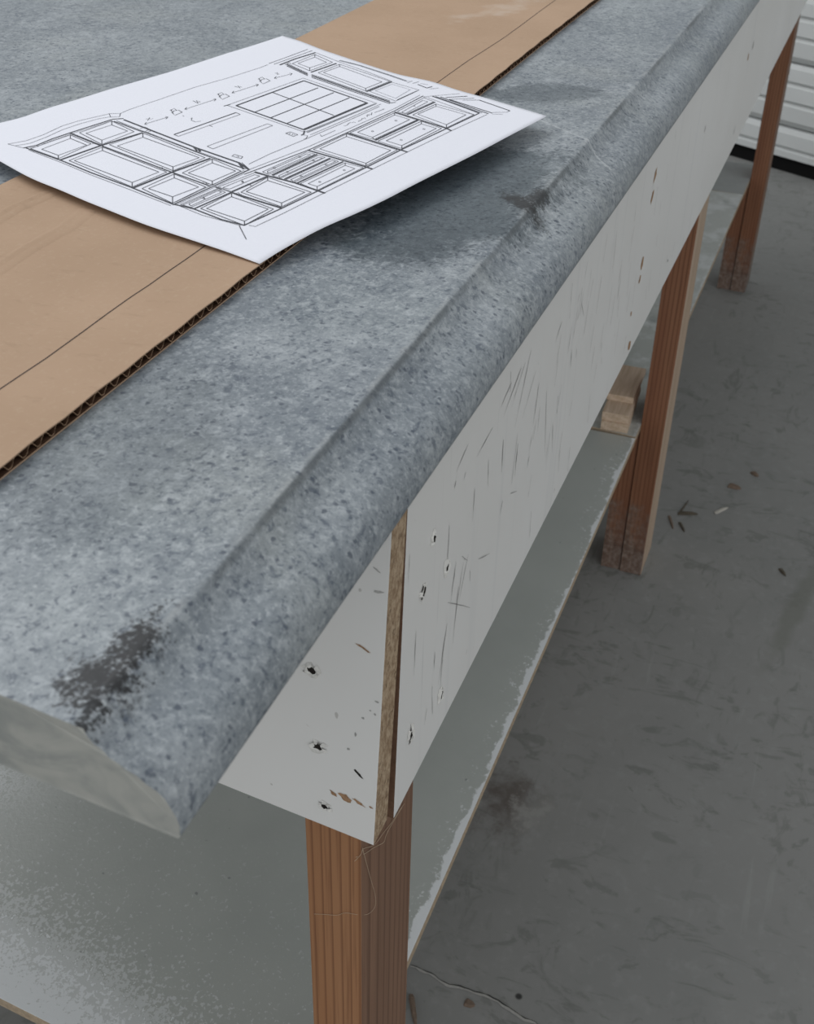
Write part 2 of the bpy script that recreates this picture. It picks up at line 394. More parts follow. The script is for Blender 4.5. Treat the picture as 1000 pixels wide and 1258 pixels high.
# ---- floor
def make_floor():
    t = NT('concrete_floor')
    n1 = t.noise(1.6, 4, 0.6); n2 = t.noise(9, 5, 0.62, dist=0.5); n3 = t.noise(60, 4, 0.65)
    c = t.mix(t.ss(n1, 0.3, 0.7), (0.215, 0.218, 0.211), (0.25, 0.249, 0.241))
    c = t.mix(t.m('MULTIPLY', t.ss(n2, 0.4, 0.7), 0.4), c, (0.28, 0.279, 0.27))
    c = t.mix(t.m('MULTIPLY', t.ss(n3, 0.5, 0.75), 0.35), c, (0.315, 0.32, 0.31))
    # scuffs and trowel marks
    for sc, rz, lo, hi, amt, rg in (((1, 2.6, 1), 0.5, 0.555, 0.66, 0.62, 2.3), ((2.4, 1, 1), 0.9, 0.565, 0.66, 0.6, 3.1), ((1, 1, 1), 0.0, 0.585, 0.68, 0.5, 4.0), ((1.6, 1, 1), 2.1, 0.57, 0.64, 0.55, 5.5)):
        s = t.noise(16, 5, 0.66, t.mapping(scale=sc, rot=(0, 0, rz)), 1.2)
        reg = t.ss(t.noise(rg, 2, 0.5, t.mapping(loc=(rg, rg * 2, 0))), 0.40, 0.58)
        c = t.mix(t.m('MULTIPLY', t.m('MULTIPLY', t.ss(s, lo, hi), reg), amt * 0.72), c, (0.108, 0.114, 0.102))
    ln = t.noise(1, 4, 0.6, t.mapping(scale=(5, 60, 1), rot=(0, 0, 0.75)), 0.6)
    c = t.mix(t.m('MULTIPLY', t.m('MULTIPLY', t.ss(ln, 0.62, 0.7), t.ss(n1, 0.45, 0.6)), 0.3), c, (0.33, 0.335, 0.32))
    # brown spill with a pale scraped patch beside the bench
    wv = t.lin(t.noise(28, 5, 0.7), 0.2, 0.8, -0.055, 0.055)
    p = at((625, 985), 2, 0)
    c = t.mix(t.m('MULTIPLY', t.ss(t.m('ADD', t.dist(tuple(p), scale=(1, 1.5, 1)), wv), 0.07, 0.0), 0.78), c, (0.085, 0.066, 0.055))
    p = at((645, 1000), 2, 0)
    c = t.mix(t.m('MULTIPLY', t.ss(t.m('ADD', t.dist(tuple(p), scale=(1, 1.3, 1)), wv), 0.028, 0.0), 0.7), c, (0.33, 0.33, 0.315))
    # swept streak
    a, b = at((955, 790), 2, 0), at((1000, 705), 2, 0)
    ang = math.atan2(b.y - a.y, b.x - a.x); mid = (a + b) / 2
    d = t.m('ADD', t.dist(tuple(mid), scale=(0.11, 1, 1), rotz=ang), t.lin(t.noise(25, 4), 0.2, 0.8, -0.006, 0.006))
    c = t.mix(t.m('MULTIPLY', t.ss(d, 0.018, 0.006), 0.5), c, (0.15, 0.155, 0.13))
    # small black spots
    v = t.n.new('ShaderNodeTexVoronoi'); t.l.new(t.obj, v.inputs['Vector']); v.inputs['Scale'].default_value = 9
    k = t.m('MULTIPLY', t.ss(v.outputs['Distance'], 0.045, 0.03), t.ss(t.sep(v.outputs['Color'])[0], 0.55, 0.6))
    c = t.mix(k, c, (0.04, 0.04, 0.038))
    return t.done(c, t.lin(n2, 0.3, 0.7, 0.55, 0.75), t.bump(t.m('ADD', n2, t.m('MULTIPLY', n3, 0.4)), 0.12, 0.003), 0.3)
M_FLOOR = make_floor()
M_CRACK = plain('crack_dirt', (0.055, 0.055, 0.052), 0.95, 0.1)
M_CRACK_L = plain('crack_edge_pale', (0.36, 0.355, 0.335), 0.95, 0.1)
M_DOOR = plain('white_door_steel', (0.60, 0.615, 0.61), 0.45, 0.4, 8, 0.03)
M_WALL = plain('painted_wall', (0.55, 0.55, 0.54), 0.8, 0.2, 4, 0.04)
M_RUBBER = plain('black_rubber_seal', (0.006, 0.006, 0.006), 0.85, 0.15)

# ------------------------------------------------------------------ the room
floor = mesh_from('floor', [(-5, -6, 0), (9, -6, 0), (9, 11, 0), (-5, 11, 0)], [(0, 1, 2, 3)], M_FLOOR)
tag(floor, 'scuffed grey concrete workshop floor', 'floor', kind='structure')

def ribbon(pts, widths, up):
    """flat ribbon through 3D pts; up = surface normal at every point"""
    vs_, fs = [], []
    n = len(pts)
    for i, p in enumerate(pts):
        d = (pts[min(i + 1, n - 1)] - pts[max(i - 1, 0)])
        u = up[i] if isinstance(up, list) else up
        s = d.cross(u)
        if s.length < 1e-9: s = Vector((1, 0, 0))
        s.normalize()
        wd = widths[i] if isinstance(widths, list) else widths
        vs_ += [p + s * wd / 2, p - s * wd / 2]
        if i: fs.append((2 * i - 2, 2 * i - 1, 2 * i + 1, 2 * i))
    return vs_, fs
def join(parts):
    V, F = [], []
    for v, f in parts:
        k = len(V); V += v; F += [tuple(i + k for i in q) for q in f]
    return V, F
def jitter_line(px, step, amp, z=None, axis=2):
    out = []
    for (a, b) in zip(px[:-1], px[1:]):
        L = math.hypot(b[0] - a[0], b[1] - a[1]); n = max(1, int(L / step))
        for k in range(n):
            s = k / n
            out.append((a[0] + (b[0] - a[0]) * s + random.uniform(-amp, amp), a[1] + (b[1] - a[1]) * s + random.uniform(-amp, amp)))
    out.append(px[-1]); return out
UP = Vector((0, 0, 1))
crk = jitter_line([(505, 1186), (530, 1195), (545, 1206), (570, 1214), (590, 1219), (612, 1229), (626, 1238), (645, 1250), (668, 1262), (720, 1290), (800, 1330)], 6, 1.2)
V, F = join([ribbon([at(p, 2, 0.0006) for p in crk], [random.uniform(0.0003, 0.0016) for _ in crk], UP)])
c1 = mesh_from('crack', V, F, M_CRACK, floor); tag(c1, 'thin dark hairline crack')
V, F = join([ribbon([at((p[0] - 0.5, p[1] + 1.5), 2, 0.0004) for p in crk], [random.uniform(0.0008, 0.0045) for _ in crk], UP)])
c2 = mesh_from('crack_edge', V, F, M_CRACK_L, floor); tag(c2, 'pale crumbled edge of the crack')

# sectional door, set at an angle to the bench
DY = math.radians(63)
DD = Vector((math.cos(DY), math.sin(DY), 0)); DN = Vector((-DD.y, DD.x, 0))   # DN points into the room (towards -x)
DP = Vector((3.1197, 0.132, 0))
door = empty('door_1', DP)
tag(door, 'white ribbed sectional garage door behind the bench', 'door', kind='structure')
D0, D1 = -1.5, 2.3
def door_section(z0, z1):
    h = z1 - z0; g = h / 3
    prof = [(0.0, z0 + 0.002), (0.012, z0 + 0.016)]
    for k in range(1, 3):
        zc = z0 + 0.012 + (h - 0.012) * k / 3
        prof += [(0.0135, zc - 0.008), (0.006, zc - 0.0005), (0.006, zc + 0.0005), (0.0145, zc + 0.006)]
    prof += [(0.014, z1 - 0.012), (0.010, z1 - 0.002), (-0.03, z1 - 0.002), (-0.03, z0 + 0.002)]
    vs_ = [];  n = len(prof)
    for s in (D0, D1):
        for q, z in prof: vs_.append(DP + DD * s + DN * q + Vector((0, 0, z)))
    fs = [(i, (i + 1) % n, n + (i + 1) % n, n + i) for i in range(n)] + [tuple(range(n))[::-1], tuple(range(n, 2 * n))]
    return mesh_from('door_panel', vs_, fs, M_DOOR, door)
zz = [0.036, 0.108, 0.258, 0.408, 0.558, 0.708, 0.858, 1.008, 1.158, 1.308, 1.458, 1.608, 1.758, 1.908, 2.058]
for a, b in zip(zz[1:-1], zz[2:]): door_section(a, b)
def obox(name, s0, s1, q0, q1, z0, z1, mat, parent=None):
    c = [DP + DD * s + DN * q + Vector((0, 0, z)) for z in (z0, z1) for s, q in ((s0, q1), (s1, q1), (s1, q0), (s0, q0))]
    return from_bm(name, hexa(c, 0.002), mat, parent)
# bottom section: two ribs and a flat edge rail
def bottom_section():
    prof = [(0.004, 0.034), (0.015, 0.037), (0.0155, 0.052), (0.006, 0.0565), (0.006, 0.0575), (0.0145, 0.064), (0.0145, 0.094), (0.010, 0.106), (-0.03, 0.106), (-0.03, 0.034)]
    vs_ = []; n = len(prof)
    for s in (D0, D1):
        for q, z in prof: vs_.append(DP + DD * s + DN * q + Vector((0, 0, z)))
    fs = [(i, (i + 1) % n, n + (i + 1) % n, n + i) for i in range(n)] + [tuple(range(n))[::-1], tuple(range(n, 2 * n))]
    return mesh_from('door_panel', vs_, fs, M_DOOR, door)
bottom_section()
tag(obox('bottom_seal', D0, D1, -0.028, 0.006, 0.0, 0.034, M_RUBBER, door), 'black rubber bottom seal')
wall = empty('wall_back', DP); tag(wall, 'plain painted workshop wall around the garage door', 'wall', kind='structure')
obox('wall_section', D0 - 3.0, D0, -0.15, 0.03, 0, 2.6, M_WALL, wall)
obox('wall_section', D1, D1 + 8.0, -0.15, 0.03, 0, 2.6, M_WALL, wall)
obox('wall_section', D0, D1, -0.15, 0.03, 2.06, 2.6, M_WALL, wall)

# ------------------------------------------------------------------ workbench
bench = empty('workbench', (1.3, 0.45, 0))
tag(bench, 'long workbench with white aprons, brown timber legs and grey painted lower shelf', 'workbench')
AY0, AY1 = 0.1318, 0.1446           # front apron, outer and inner face
XE = 2.50
def apron_bottom(x): return 0.5345 + max(0.0, x - 0.35) * 0.0102
fa = hexa([(0.3491, AY0, 0.5345), (XE, AY0, apron_bottom(XE)), (XE, AY1, apron_bottom(XE)), (0.3491, AY1, 0.5345),
           (0.3592, AY0, ZB), (XE, AY0, ZB), (XE, AY1, ZB), (0.3592, AY1, ZB)], 0.0006)
front_apron = from_bm('front_apron', fa, [M_MEL, plain('raw_board_end', (0.15, 0.085, 0.055), 0.9, 0.15, 300, 0.2)], bench)
for p in front_apron.data.polygons:
    if p.normal.x < -0.7: p.material_index = 1
tag(front_apron, 'long white melamine apron with dark vertical scratches')

# end apron: leans out a little at the bottom, runs back at an angle
TILT = (0.3409 - 0.3247) / (0.6988 - 0.543)
YAW = 0.085
EB0, EB1 = 0.5430, ZB
def ea(y, z, back):
    return (0.3247 + (z - EB0) * TILT + (y - AY0) * YAW + (0.0162 if back else 0), y, z)
EY1 = 0.74
eab = hexa([ea(AY0, EB0, 0), ea(AY0, EB0, 1), ea(EY1, EB0, 1), ea(EY1, EB0, 0),
            ea(AY0, EB1, 0), ea(AY0, EB1, 1), ea(EY1, EB1, 1), ea(EY1, EB1, 0)], 0.0005)
end_apron = from_bm('end_apron', eab, [M_MEL_END, M_PART], bench)
for p in end_apron.data.polygons:
    if abs(p.normal.y) > 0.9 or p.normal.z < -0.9: p.material_index = 1
tag(end_apron, 'short white end board with raw particle board edge')
# raised jagged lip along the chipped edge
rear = hexa([(2.484, 0.152, 0.56), (2.5, 0.152, 0.56), (2.5, EY1, 0.56), (2.484, EY1, 0.56),
             (2.484, 0.152, ZB), (2.5, 0.152, ZB), (2.5, EY1, ZB), (2.484, EY1, ZB)], 0.0006)
from_bm('end_apron', rear, M_MEL_END, bench)

LT = 0.0288; LW = 0.071
def leg(x, y0, y1, z1, mats, side=True, name='leg', wd=LW, lean=0.0):
    bm = hexa([(-wd / 2, y0 - (y0 + y1) / 2, 0), (wd / 2, y0 - (y0 + y1) / 2, 0), (wd / 2, (y1 - y0) / 2, 0), (-wd / 2, (y1 - y0) / 2, 0),
               (-wd / 2, y0 - (y0 + y1) / 2, z1), (wd / 2, y0 - (y0 + y1) / 2, z1), (wd / 2, (y1 - y0) / 2, z1), (-wd / 2, (y1 - y0) / 2, z1)], 0.0012)
    o = from_bm(name, bm, mats)
    o.location = (x + wd / 2, (y0 + y1) / 2, 0)
    for p in o.data.polygons:
        if p.normal.y < -0.75 and len(o.data.materials) > 1: p.material_index = 1
    o.parent = bench
    bpy.context.view_layer.update()
    o.matrix_parent_inverse = bench.matrix_world.inverted()
    return o
SZ = 0.2261
for x, mats in ((0.3412, [M_WOOD_TAN, M_WOOD_SIDE]), (1.3025, [M_WOOD_RED, M_WOOD_PALE]), (2.312, [M_WOOD_RED, M_WOOD_SIDE])):
    leg(x, 0.1448, 0.1448 + LT, ZB - 0.0005, mats)
    s = leg(x + 0.002, 0.1448 + LT + 0.0009, 0.1448 + 2 * LT - 0.0025, SZ - 0.0125, [mats[0]], name='shelf_support')
for x in (0.41, 1.33, 2.34):
    leg(x, 0.70, 0.70 + LT, ZB - 0.0005, [M_WOOD_TAN, M_WOOD_SIDE])

# shelf boards
def shelf(x0a, x0b, x1, y0a, y0b, y1, z1, th, mat, label):
    bm = hexa([(x0a, y0a, z1 - th), (x1, y0b, z1 - th), (x1, y1, z1 - th), (x0b, y1, z1 - th),
               (x0a, y0a, z1), (x1, y0b, z1), (x1, y1, z1), (x0b, y1, z1)], 0.0006)
    o = from_bm('shelf_board', bm, [mat, M_SHELF_EDGE], bench)
    for p in o.data.polygons:
        if p.normal.z < 0.6: p.material_index = 1
    tag(o, label); return o
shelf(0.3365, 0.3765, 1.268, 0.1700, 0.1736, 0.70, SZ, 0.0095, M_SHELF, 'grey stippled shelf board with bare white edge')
shelf(1.2695, 1.2695 + 0.04, 2.2165, 0.1738, 0.1744, 0.70, SZ + 0.0012, 0.0095, M_SHELF_W, 'dusty blotched grey shelf board')
shelf(2.218, 2.218 + 0.03, at((905, 199.5), 2, SZ).x, 0.1742, 0.1744, 0.70, SZ + 0.0006, 0.0095, M_SHELF_C, 'clean plain grey shelf board')

# marks on the aprons --------------------------------------------------
NF = Vector((0, -1, 0))
EN = Vector(ea(AY0 + 0.1, EB0, 0)) - Vector(ea(AY0, EB0, 0))
EV = Vector(ea(AY0, EB0 + 0.1, 0)) - Vector(ea(AY0, EB0, 0))
NE = EN.cross(EV).normalized()
if NE.x > 0: NE = -NE
PE = Vector(ea(AY0, EB0, 0)); PF = Vector((0, AY0, 0))

def blob(p, p0, n, rx, ry, off, mat, name, parent, seed, pts=11, ang=0.0, dome=0.0, rag=0.35):
    """ragged little patch on a plane, rx along the board, ry up it (pixels are not used for its size)"""
    rnd = random.Random(seed)
    c = on_plane(p, p0, n)
    u = Vector((0, 0, 1)).cross(n).normalized(); v = n.cross(u).normalized()
    vs_ = [c + n * (off + dome)]
    for k in range(pts):
        a = 2 * math.pi * k / pts; r = 1 + rnd.uniform(-rag, rag)
        a_, b_ = math.cos(a) * rx * r, math.sin(a) * ry * r
        vs_.append(c + u * (a_ * math.cos(ang) - b_ * math.sin(ang)) + v * (a_ * math.sin(ang) + b_ * math.cos(ang)) + n * off * 0.6)
    fs = [(0, 1 + k, 1 + (k + 1) % pts) for k in range(pts)]
    o = mesh_from(name, vs_, fs, mat, parent)
    return o
def crater(p, p0, n, r, parent, seed, stretch=1.0):
    """screw hole: dark pit ringed by lifted white flakes"""
    rnd = random.Random(seed)
    c = on_plane(p, p0, n)
    u = Vector((0, 0, 1)).cross(n).normalized(); v = n.cross(u).normalized()
    vs_, fs, mi = [], [], []
    N = 12
    for ring, (rr, h) in enumerate(((1.45, 0.00002), (1.0, 0.0011), (0.62, 0.0007))):
        for k in range(N):
            a = 2 * math.pi * k / N; q = rr * r * (1 + rnd.uniform(-0.28, 0.28))
            vs_.append(c + u * math.cos(a) * q + v * math.sin(a) * q * stretch + n * (h * rnd.uniform(0.3, 1.25) + 0.0001))
    vs_.append(c + n * 0.00015)
    for ring in range(2):
        for k in range(N):
            if ring == 0 and rnd.random() < 0.25: continue
            fs.append((ring * N + k, ring * N + (k + 1) % N, (ring + 1) * N + (k + 1) % N, (ring + 1) * N + k)); mi.append(0)
    for k in range(N):
        fs.append((2 * N + k, 2 * N + (k + 1) % N, 3 * N)); mi.append(1)
    o = mesh_from('screw_hole', vs_, fs, [M_FLAKE, M_HOLE], parent)
    for poly, i in zip(o.data.polygons, mi): poly.material_index = i
    return o
for i, (p, r) in enumerate((((383, 823), 0.0031), ((391, 917), 0.0032), ((399, 990), 0.0026))):
    crater(p, PE, NE, r, end_apron, 10 + i, 0.8)
for i, (p, r, s) in enumerate((((548, 697), 0.0028, 1.2), ((519, 727), 0.0030, 1.1), ((541, 853), 0.0030, 1.3), ((504, 903), 0.0031, 1.3), ((532, 661), 0.0022, 1.2))):
    crater(p, PF, NF, r, front_apron, 30 + i, s)
for i, (p, rx, ry, a) in enumerate((((410, 975), 0.0020, 0.0010, -0.5), ((425, 980), 0.0034, 0.0016, -0.35), ((441, 986), 0.0030, 0.0007, -0.35), ((456, 992), 0.0009, 0.0004, -0.3),
                                    ((440, 950), 0.0026, 0.0006, -0.6), ((448, 797), 0.0030, 0.0004, -0.4), ((441, 793), 0.0015, 0.0003, -0.3))):
    blob(p, PE, NE, rx, ry, 0.0003, M_CHIP if i != 4 else M_HOLE, 'chip', end_apron, 50 + i, ang=a)
for i, (p, rx, ry, a) in enumerate((((465, 727), 0.0022, 0.0006, 0.2), ((461, 878), 0.0006, 0.0006, 0), ((446, 882), 0.0007, 0.0005, 0), ((455, 873), 0.0005, 0.0004, 0),
                                    ((463, 862), 0.0008, 0.0006, 0), ((437, 902), 0.0005, 0.001, 0), ((428, 920), 0.0007, 0.0007, 0), ((463, 700), 0.0018, 0.0004, -0.5))):
    blob(p, PE, NE, rx, ry, 0.0002, M_SCR, 'chip', end_apron, 70 + i, ang=a)
for i, (p, rx, ry, a) in enumerate((((789, 322), 0.0085, 0.0035, 0.9), ((786, 342), 0.0050, 0.0026, 0.9), ((773, 424), 0.0048, 0.0045, 1.0), ((775, 386), 0.0026, 0.003, 0.9),
                                    ((805, 214), 0.0080, 0.0030, 0.8), ((801, 243), 0.0080, 0.0030, 0.8), ((925, 56), 0.006, 0.004, 1.0), ((919, 70), 0.006, 0.004, 1.0),
                                    ((902, 160), 0.007, 0.002, 0.7), ((820, 320), 0.002, 0.003, 1.0), ((866, 158), 0.005, 0.002, 0.9))):
    blob(p, PF, NF, rx * 0.7, ry * 1.15, 0.0003, M_CHIP if i not in (6, 8, 9, 10) else M_SCR, 'chip', front_apron, 90 + i, ang=a)

def scratches():
    rnd = random.Random(5); parts = []
    def s_(a, b, w0):
        A, B = on_plane(a, PF, NF), on_plane(b, PF, NF); n = 6
        pts = [A.lerp(B, k / n) + Vector((rnd.uniform(-1, 1) * w0 * 0.4, -0.00025, 0)) for k in range(n + 1)]
        wd = [w0 * (0.25 + 0.75 * math.sin(math.pi * min(1, (k + 0.6) / n))) * rnd.uniform(0.6, 1.2) for k in range(n + 1)]
        parts.append(ribbon(pts, wd, NF))
    fixed = [((652, 430), (632, 525)), ((645, 445), (628, 500)), ((640, 452), (618, 512)), ((658, 455), (641, 515)), ((662, 470), (655, 520)), ((605, 525), (586, 560)),
             ((575, 545), (560, 580)), ((560, 590), (558, 600)), ((572, 580), (569, 590)), ((636, 545), (632, 585)), ((600, 565), (599, 597)), ((618, 540), (616, 580)),
             ((671, 480), (669, 560)), ((679, 520), (678, 555)), ((663, 500), (660, 530)), ((653, 535), (649, 560)), ((702, 430), (701, 451)), ((708, 428), (707, 440)),
             ((712, 360), (708, 375)), ((714, 372), (717, 388)), ((690, 395), (682, 420)), ((628, 470), (615, 500)), ((650, 560), (647, 575)), ((560, 690), (553, 740)), ((552, 645), (549, 700)),
             ((575, 680), (563, 740)), ((569, 690), (560, 750)), ((549, 765), (538, 840)), ((545, 790), (540, 850)), ((511, 775), (508, 830)), ((503, 680), (501, 715)), ((617, 615), (614, 632)),
             ((587, 687), (601, 680)), ((567, 683), (574, 689)), ((627, 606), (635, 603)), ((550, 740), (577, 746)), ((524, 870), (521, 890)), ((534, 800), (533, 822)), ((583, 600), (580, 640)), ((563, 720), (556, 790))]
    for a, b in fixed: s_(a, b, 0.0005 + rnd.random() * 0.0004)
    for k in range(34):                                            # scattered fine vertical nicks
        x = rnd.uniform(0.37, 1.25); z = rnd.uniform(0.56, 0.70); L = rnd.uniform(0.006, 0.03)
        A = Vector((x, AY0, z)); n = 5
        pts = [A + Vector((rnd.uniform(-1, 1) * 0.0003 + k2 * 0.0004, -0.00025, -L * k2 / n)) for k2 in range(n + 1)]
        parts.append(ribbon(pts, [rnd.uniform(0.0002, 0.0005) for _ in pts], NF))
    for k in range(30):                                            # dense fan of nicks in mid board
        x = rnd.gauss(0.66, 0.09); z = rnd.uniform(0.585, 0.70); L = rnd.uniform(0.008, 0.03)
        A = Vector((x, AY0, z)); n = 5
        pts = [A + Vector((rnd.uniform(-1, 1) * 0.0003 - k2 * 0.0007, -0.00025, -L * k2 / n)) for k2 in range(n + 1)]
        parts.append(ribbon(pts, [rnd.uniform(0.0002, 0.0005) for _ in pts], NF))
    V, F = join(parts)
    return mesh_from('scratch_marks', V, F, M_SCR, front_apron)
tag(scratches(), 'dark scratches and nicks in the white face', kind='stuff')

# ------------------------------------------------------------------ stone slab
def make_slab():
    prof = [(0.1474, 0.7513), (0.1462, 0.7505), (0.1448, 0.7488), (0.1432, 0.7470), (0.1412, 0.7452), (0.1390, 0.7438), (0.1366, 0.7428), (0.1340, 0.7420),
            (0.1312, 0.7411), (0.1285, 0.7400), (0.1260, 0.7385), (0.1238, 0.7365), (0.1220, 0.7340), (0.1208, 0.7312), (0.1201, 0.7285), (0.1199, 0.7262), (0.1203, 0.7246), (0.1212, 0.7236)]
    yb = 0.80
    prof = [(yb, ZB), (yb, ZT)] + [(0.6, ZT), (0.3, ZT), (0.17, ZT), (0.1500, 0.7513)] + prof
    n = len(prof)
    xs = [None] + [0.20 + 0.05 * i for i in range(8)] + [0.7 + 0.1 * i for i in range(18)] + [2.48]
    vs_ = []
    rnd = random.Random(3)
    for x in xs:
        for (y, z) in prof:
            xx = x if x is not None else 0.1676 + (y - 0.1202) * 0.076
            if x is None: xx += rnd.uniform(-0.0004, 0.0004)
            vs_.append((xx, y, z))
    fs = []; mi = []; sm = []
    for i in range(len(xs) - 1):
        for k in range(n):
            k2 = (k + 1) % n
            fs.append((i * n + k, i * n + k2, (i + 1) * n + k2, (i + 1) * n + k)); mi.append(0); sm.append(1 if 4 < k < n - 1 else 0)
    fs.append(tuple(range(n))[::-1]); mi.append(1); sm.append(0)
    fs.append(tuple(range((len(xs) - 1) * n, len(xs) * n))); mi.append(1); sm.append(0)
    bm = bmesh.new(); bv = [bm.verts.new(v) for v in vs_]
    for f, a, s in zip(fs, mi, sm):
        q = bm.faces.new([bv[i] for i in f]); q.material_index = a; q.smooth = bool(s)
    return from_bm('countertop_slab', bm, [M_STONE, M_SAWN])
slab = make_slab()
tag(slab, 'mottled blue grey stone countertop slab with coved edge lying on the workbench', 'countertop')

# ------------------------------------------------------------------ cardboard
card = empty('cardboard_sheet', (0.8, 0.315, ZT))
tag(card, 'long brown corrugated cardboard strip lying on the stone slab', 'cardboard')
CX0, CX1 = 0.19, 1.55
CZ0, CZ1 = ZT + 0.0002, ZT + 0.0046
CY1 = 0.3985
def cfront(x): return 0.2328 + 0.0025 * (x - 0.25) + 0.0006 * math.sin(x * 9)
def liner(name, z0, z1, fold):
    bm = bmesh.new(); nx, ny = 136, 12
    g = {}
    for lv, z in enumerate((z0, z1)):
        for i in range(nx + 1):
            x = CX0 + (CX1 - CX0) * i / nx
            yf = cfront(x) + (0.0006 * math.sin(i * 1.7) * 0.5 if fold else 0)
            for j in range(ny + 1):
                y = yf + (CY1 + 0.006 * (x - 0.5) * (x > 0.5) - yf) * j / ny
                g[lv, i, j] = bm.verts.new((x, y, z))
    for i in range(nx):
        for j in range(ny):
            bm.faces.new([g[1, i, j], g[1, i + 1, j], g[1, i + 1, j + 1], g[1, i, j + 1]])
            bm.faces.new([g[0, i, j + 1], g[0, i + 1, j + 1], g[0, i + 1, j], g[0, i, j]])
        for j, s in ((0, 1), (ny, -1)):
            q = [g[0, i, j], g[0, i + 1, j], g[1, i + 1, j], g[1, i, j]]
            bm.faces.new(q if s == 1 else q[::-1])
    for i in (0, nx):
        for j in range(ny):
            bm.faces.new([g[0, i, j], g[1, i, j], g[1, i, j + 1], g[0, i, j + 1]])
    for f in bm.faces:
        f.normal_update()
        zc = sum(v.co.z for v in f.verts) / len(f.verts)
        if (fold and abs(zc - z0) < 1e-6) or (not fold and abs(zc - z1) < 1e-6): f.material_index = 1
    return from_bm(name, bm, [M_CARD, M_KRAFT_SHADE], card)
liner('top_liner', CZ1 - 0.00045, CZ1, True)
liner('bottom_liner', CZ0, CZ0 + 0.0006, False)
def fluting():
    bm = bmesh.new(); P = 0.00785; SEG = 10
    n = int((CX1 - CX0 - 0.002) / P * SEG)
    za, zb = CZ0 + 0.0008, CZ1 - 0.00065
    rows = []
    rnd = random.Random(2)
    ph = 0.0
    for i in range(n + 1):
        x = CX0 + 0.001 + P * i / SEG
        s = 0.5 + 0.5 * max(-1, min(1, 1.18 * math.sin(2 * math.pi * i / SEG + 0.25 * math.sin(i * 0.05))))
        z = za + (zb - za) * s
        r = []
        for y in (cfront(x) + 0.0004 + rnd.uniform(0, 0.0003), CY1 - 0.002):
            r.append(bm.verts.new((x, y, z - 0.00016))); r.append(bm.verts.new((x, y, z + 0.00016)))
        rows.append(r)
    for a, b in zip(rows[:-1], rows[1:]):
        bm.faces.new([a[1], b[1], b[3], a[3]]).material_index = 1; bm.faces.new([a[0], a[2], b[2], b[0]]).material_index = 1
        bm.faces.new([a[0], b[0], b[1], a[1]]); bm.faces.new([a[2], a[3], b[3], b[2]])
    return from_bm('fluting', bm, [M_FLUTE, M_KRAFT_SHADE], card)
tag(fluting(), 'wavy corrugated core showing at the cut edge')
V, F = join([ribbon([Vector((at(p, 2, CZ1).x, at(p, 2, CZ1).y, CZ1 + 0.00012)) for p in jitter_line([(-40, 507), (0, 478), (57, 440), (130, 387), (160, 366), (252, 302), (420, 185), (575, 75), (620, 46), (682, 0), (720, -27)], 25, 0.35)], 0.00055, UP)])
tag(mesh_from('pen_line', V, F, M_PEN, card), 'thin dark pen line ruled along the cardboard')
def crease(px, name='crease'):
    pts = [at(p, 2, CZ1) for p in jitter_line(px, 9, 0.5)]
    vs_, fs = [], []
    for i, p in enumerate(pts):
        d = (pts[min(i + 1, len(pts) - 1)] - pts[max(0, i - 1)]); s = d.cross(UP).normalized()
        tp = math.sin(math.pi * (i + 0.5) / len(pts)) ** 0.5
        vs_ += [p + s * 0.0045, p + s * 0.0010 + UP * 0.0013 * tp, p - s * 0.0008 + UP * 0.0002, p - s * 0.0024 + UP * 0.0011 * tp, p - s * 0.006]
        if i:
            for k in range(4): fs.append((5 * i - 5 + k, 5 * i - 4 + k, 5 * i + 1 + k, 5 * i + k))
    return mesh_from(name, vs_, fs, M_CARD, card, True)
crease([(-30, 287), (0, 268), (20, 256), (45, 246), (62, 237), (75, 234)])
crease([(-30, 349), (0, 331), (25, 313), (50, 298), (85, 279), (110, 258)])

# ------------------------------------------------------------------ the drawing on paper
def resample(pts, n):
    L = [0.0]
    for a, b in zip(pts[:-1], pts[1:]): L.append(L[-1] + (b - a).length)
    out = []
    for k in range(n):
        s = L[-1] * k / (n - 1); i = 0
        while i < len(L) - 2 and L[i + 1] < s: i += 1
        t_ = (s - L[i]) / max(1e-9, L[i + 1] - L[i]); out.append(pts[i].lerp(pts[i + 1], min(1, max(0, t_))))
    return out
def smooth_(pts, it=6):
    for _ in range(it):
        pts = [pts[0]] + [(pts[i - 1] + pts[i] * 2 + pts[i + 1]) / 4 for i in range(1, len(pts) - 1)] + [pts[-1]]
    return pts
ZP = CZ1
HB, HR, HTT, HL = 0.0008, 0.0045, 0.0125, 0.0050
def edge(px, h0, h1, bump):
    n = len(px); out = []
    L = [0]
    for a, b in zip(px[:-1], px[1:]): L.append(L[-1] + math.hypot(b[0] - a[0], b[1] - a[1]))
    for i, p in enumerate(px):
        s = L[i] / L[-1]
        out.append(at(p, 2, ZP + h0 + (h1 - h0) * s + bump(s)))
    return out
NU, NV = 81, 61
e_br = edge([(319, 324), (330, 317), (348, 305.5), (366, 296), (384, 286), (402, 277), (438, 262), (474, 245), (510, 226), (546, 208), (582, 190), (627, 166), (672, 142.5)], HB, HR, lambda s: 0.004 * math.sin(math.pi * s))
e_lt = edge([(-55, 166), (-30, 158), (0, 150.5), (16, 147.6), (32, 143), (48, 136.5), (64, 131), (87.5, 124.5), (140, 108), (210, 88), (280, 65), (304, 58), (347, 44)], HL, HTT, lambda s: 0.002 * math.sin(math.pi * s))
e_bl = edge([(319, 324), (284, 311), (264, 304), (248, 299), (232, 293.5), (202, 284), (173, 274), (126, 255), (110, 249), (90, 240.5), (72, 232), (60, 228), (48, 223.5), (32, 216), (16, 207), (0, 198), (-30, 181), (-55, 166)], HB, HL, lambda s: 0.0012 * math.sin(math.pi * s))
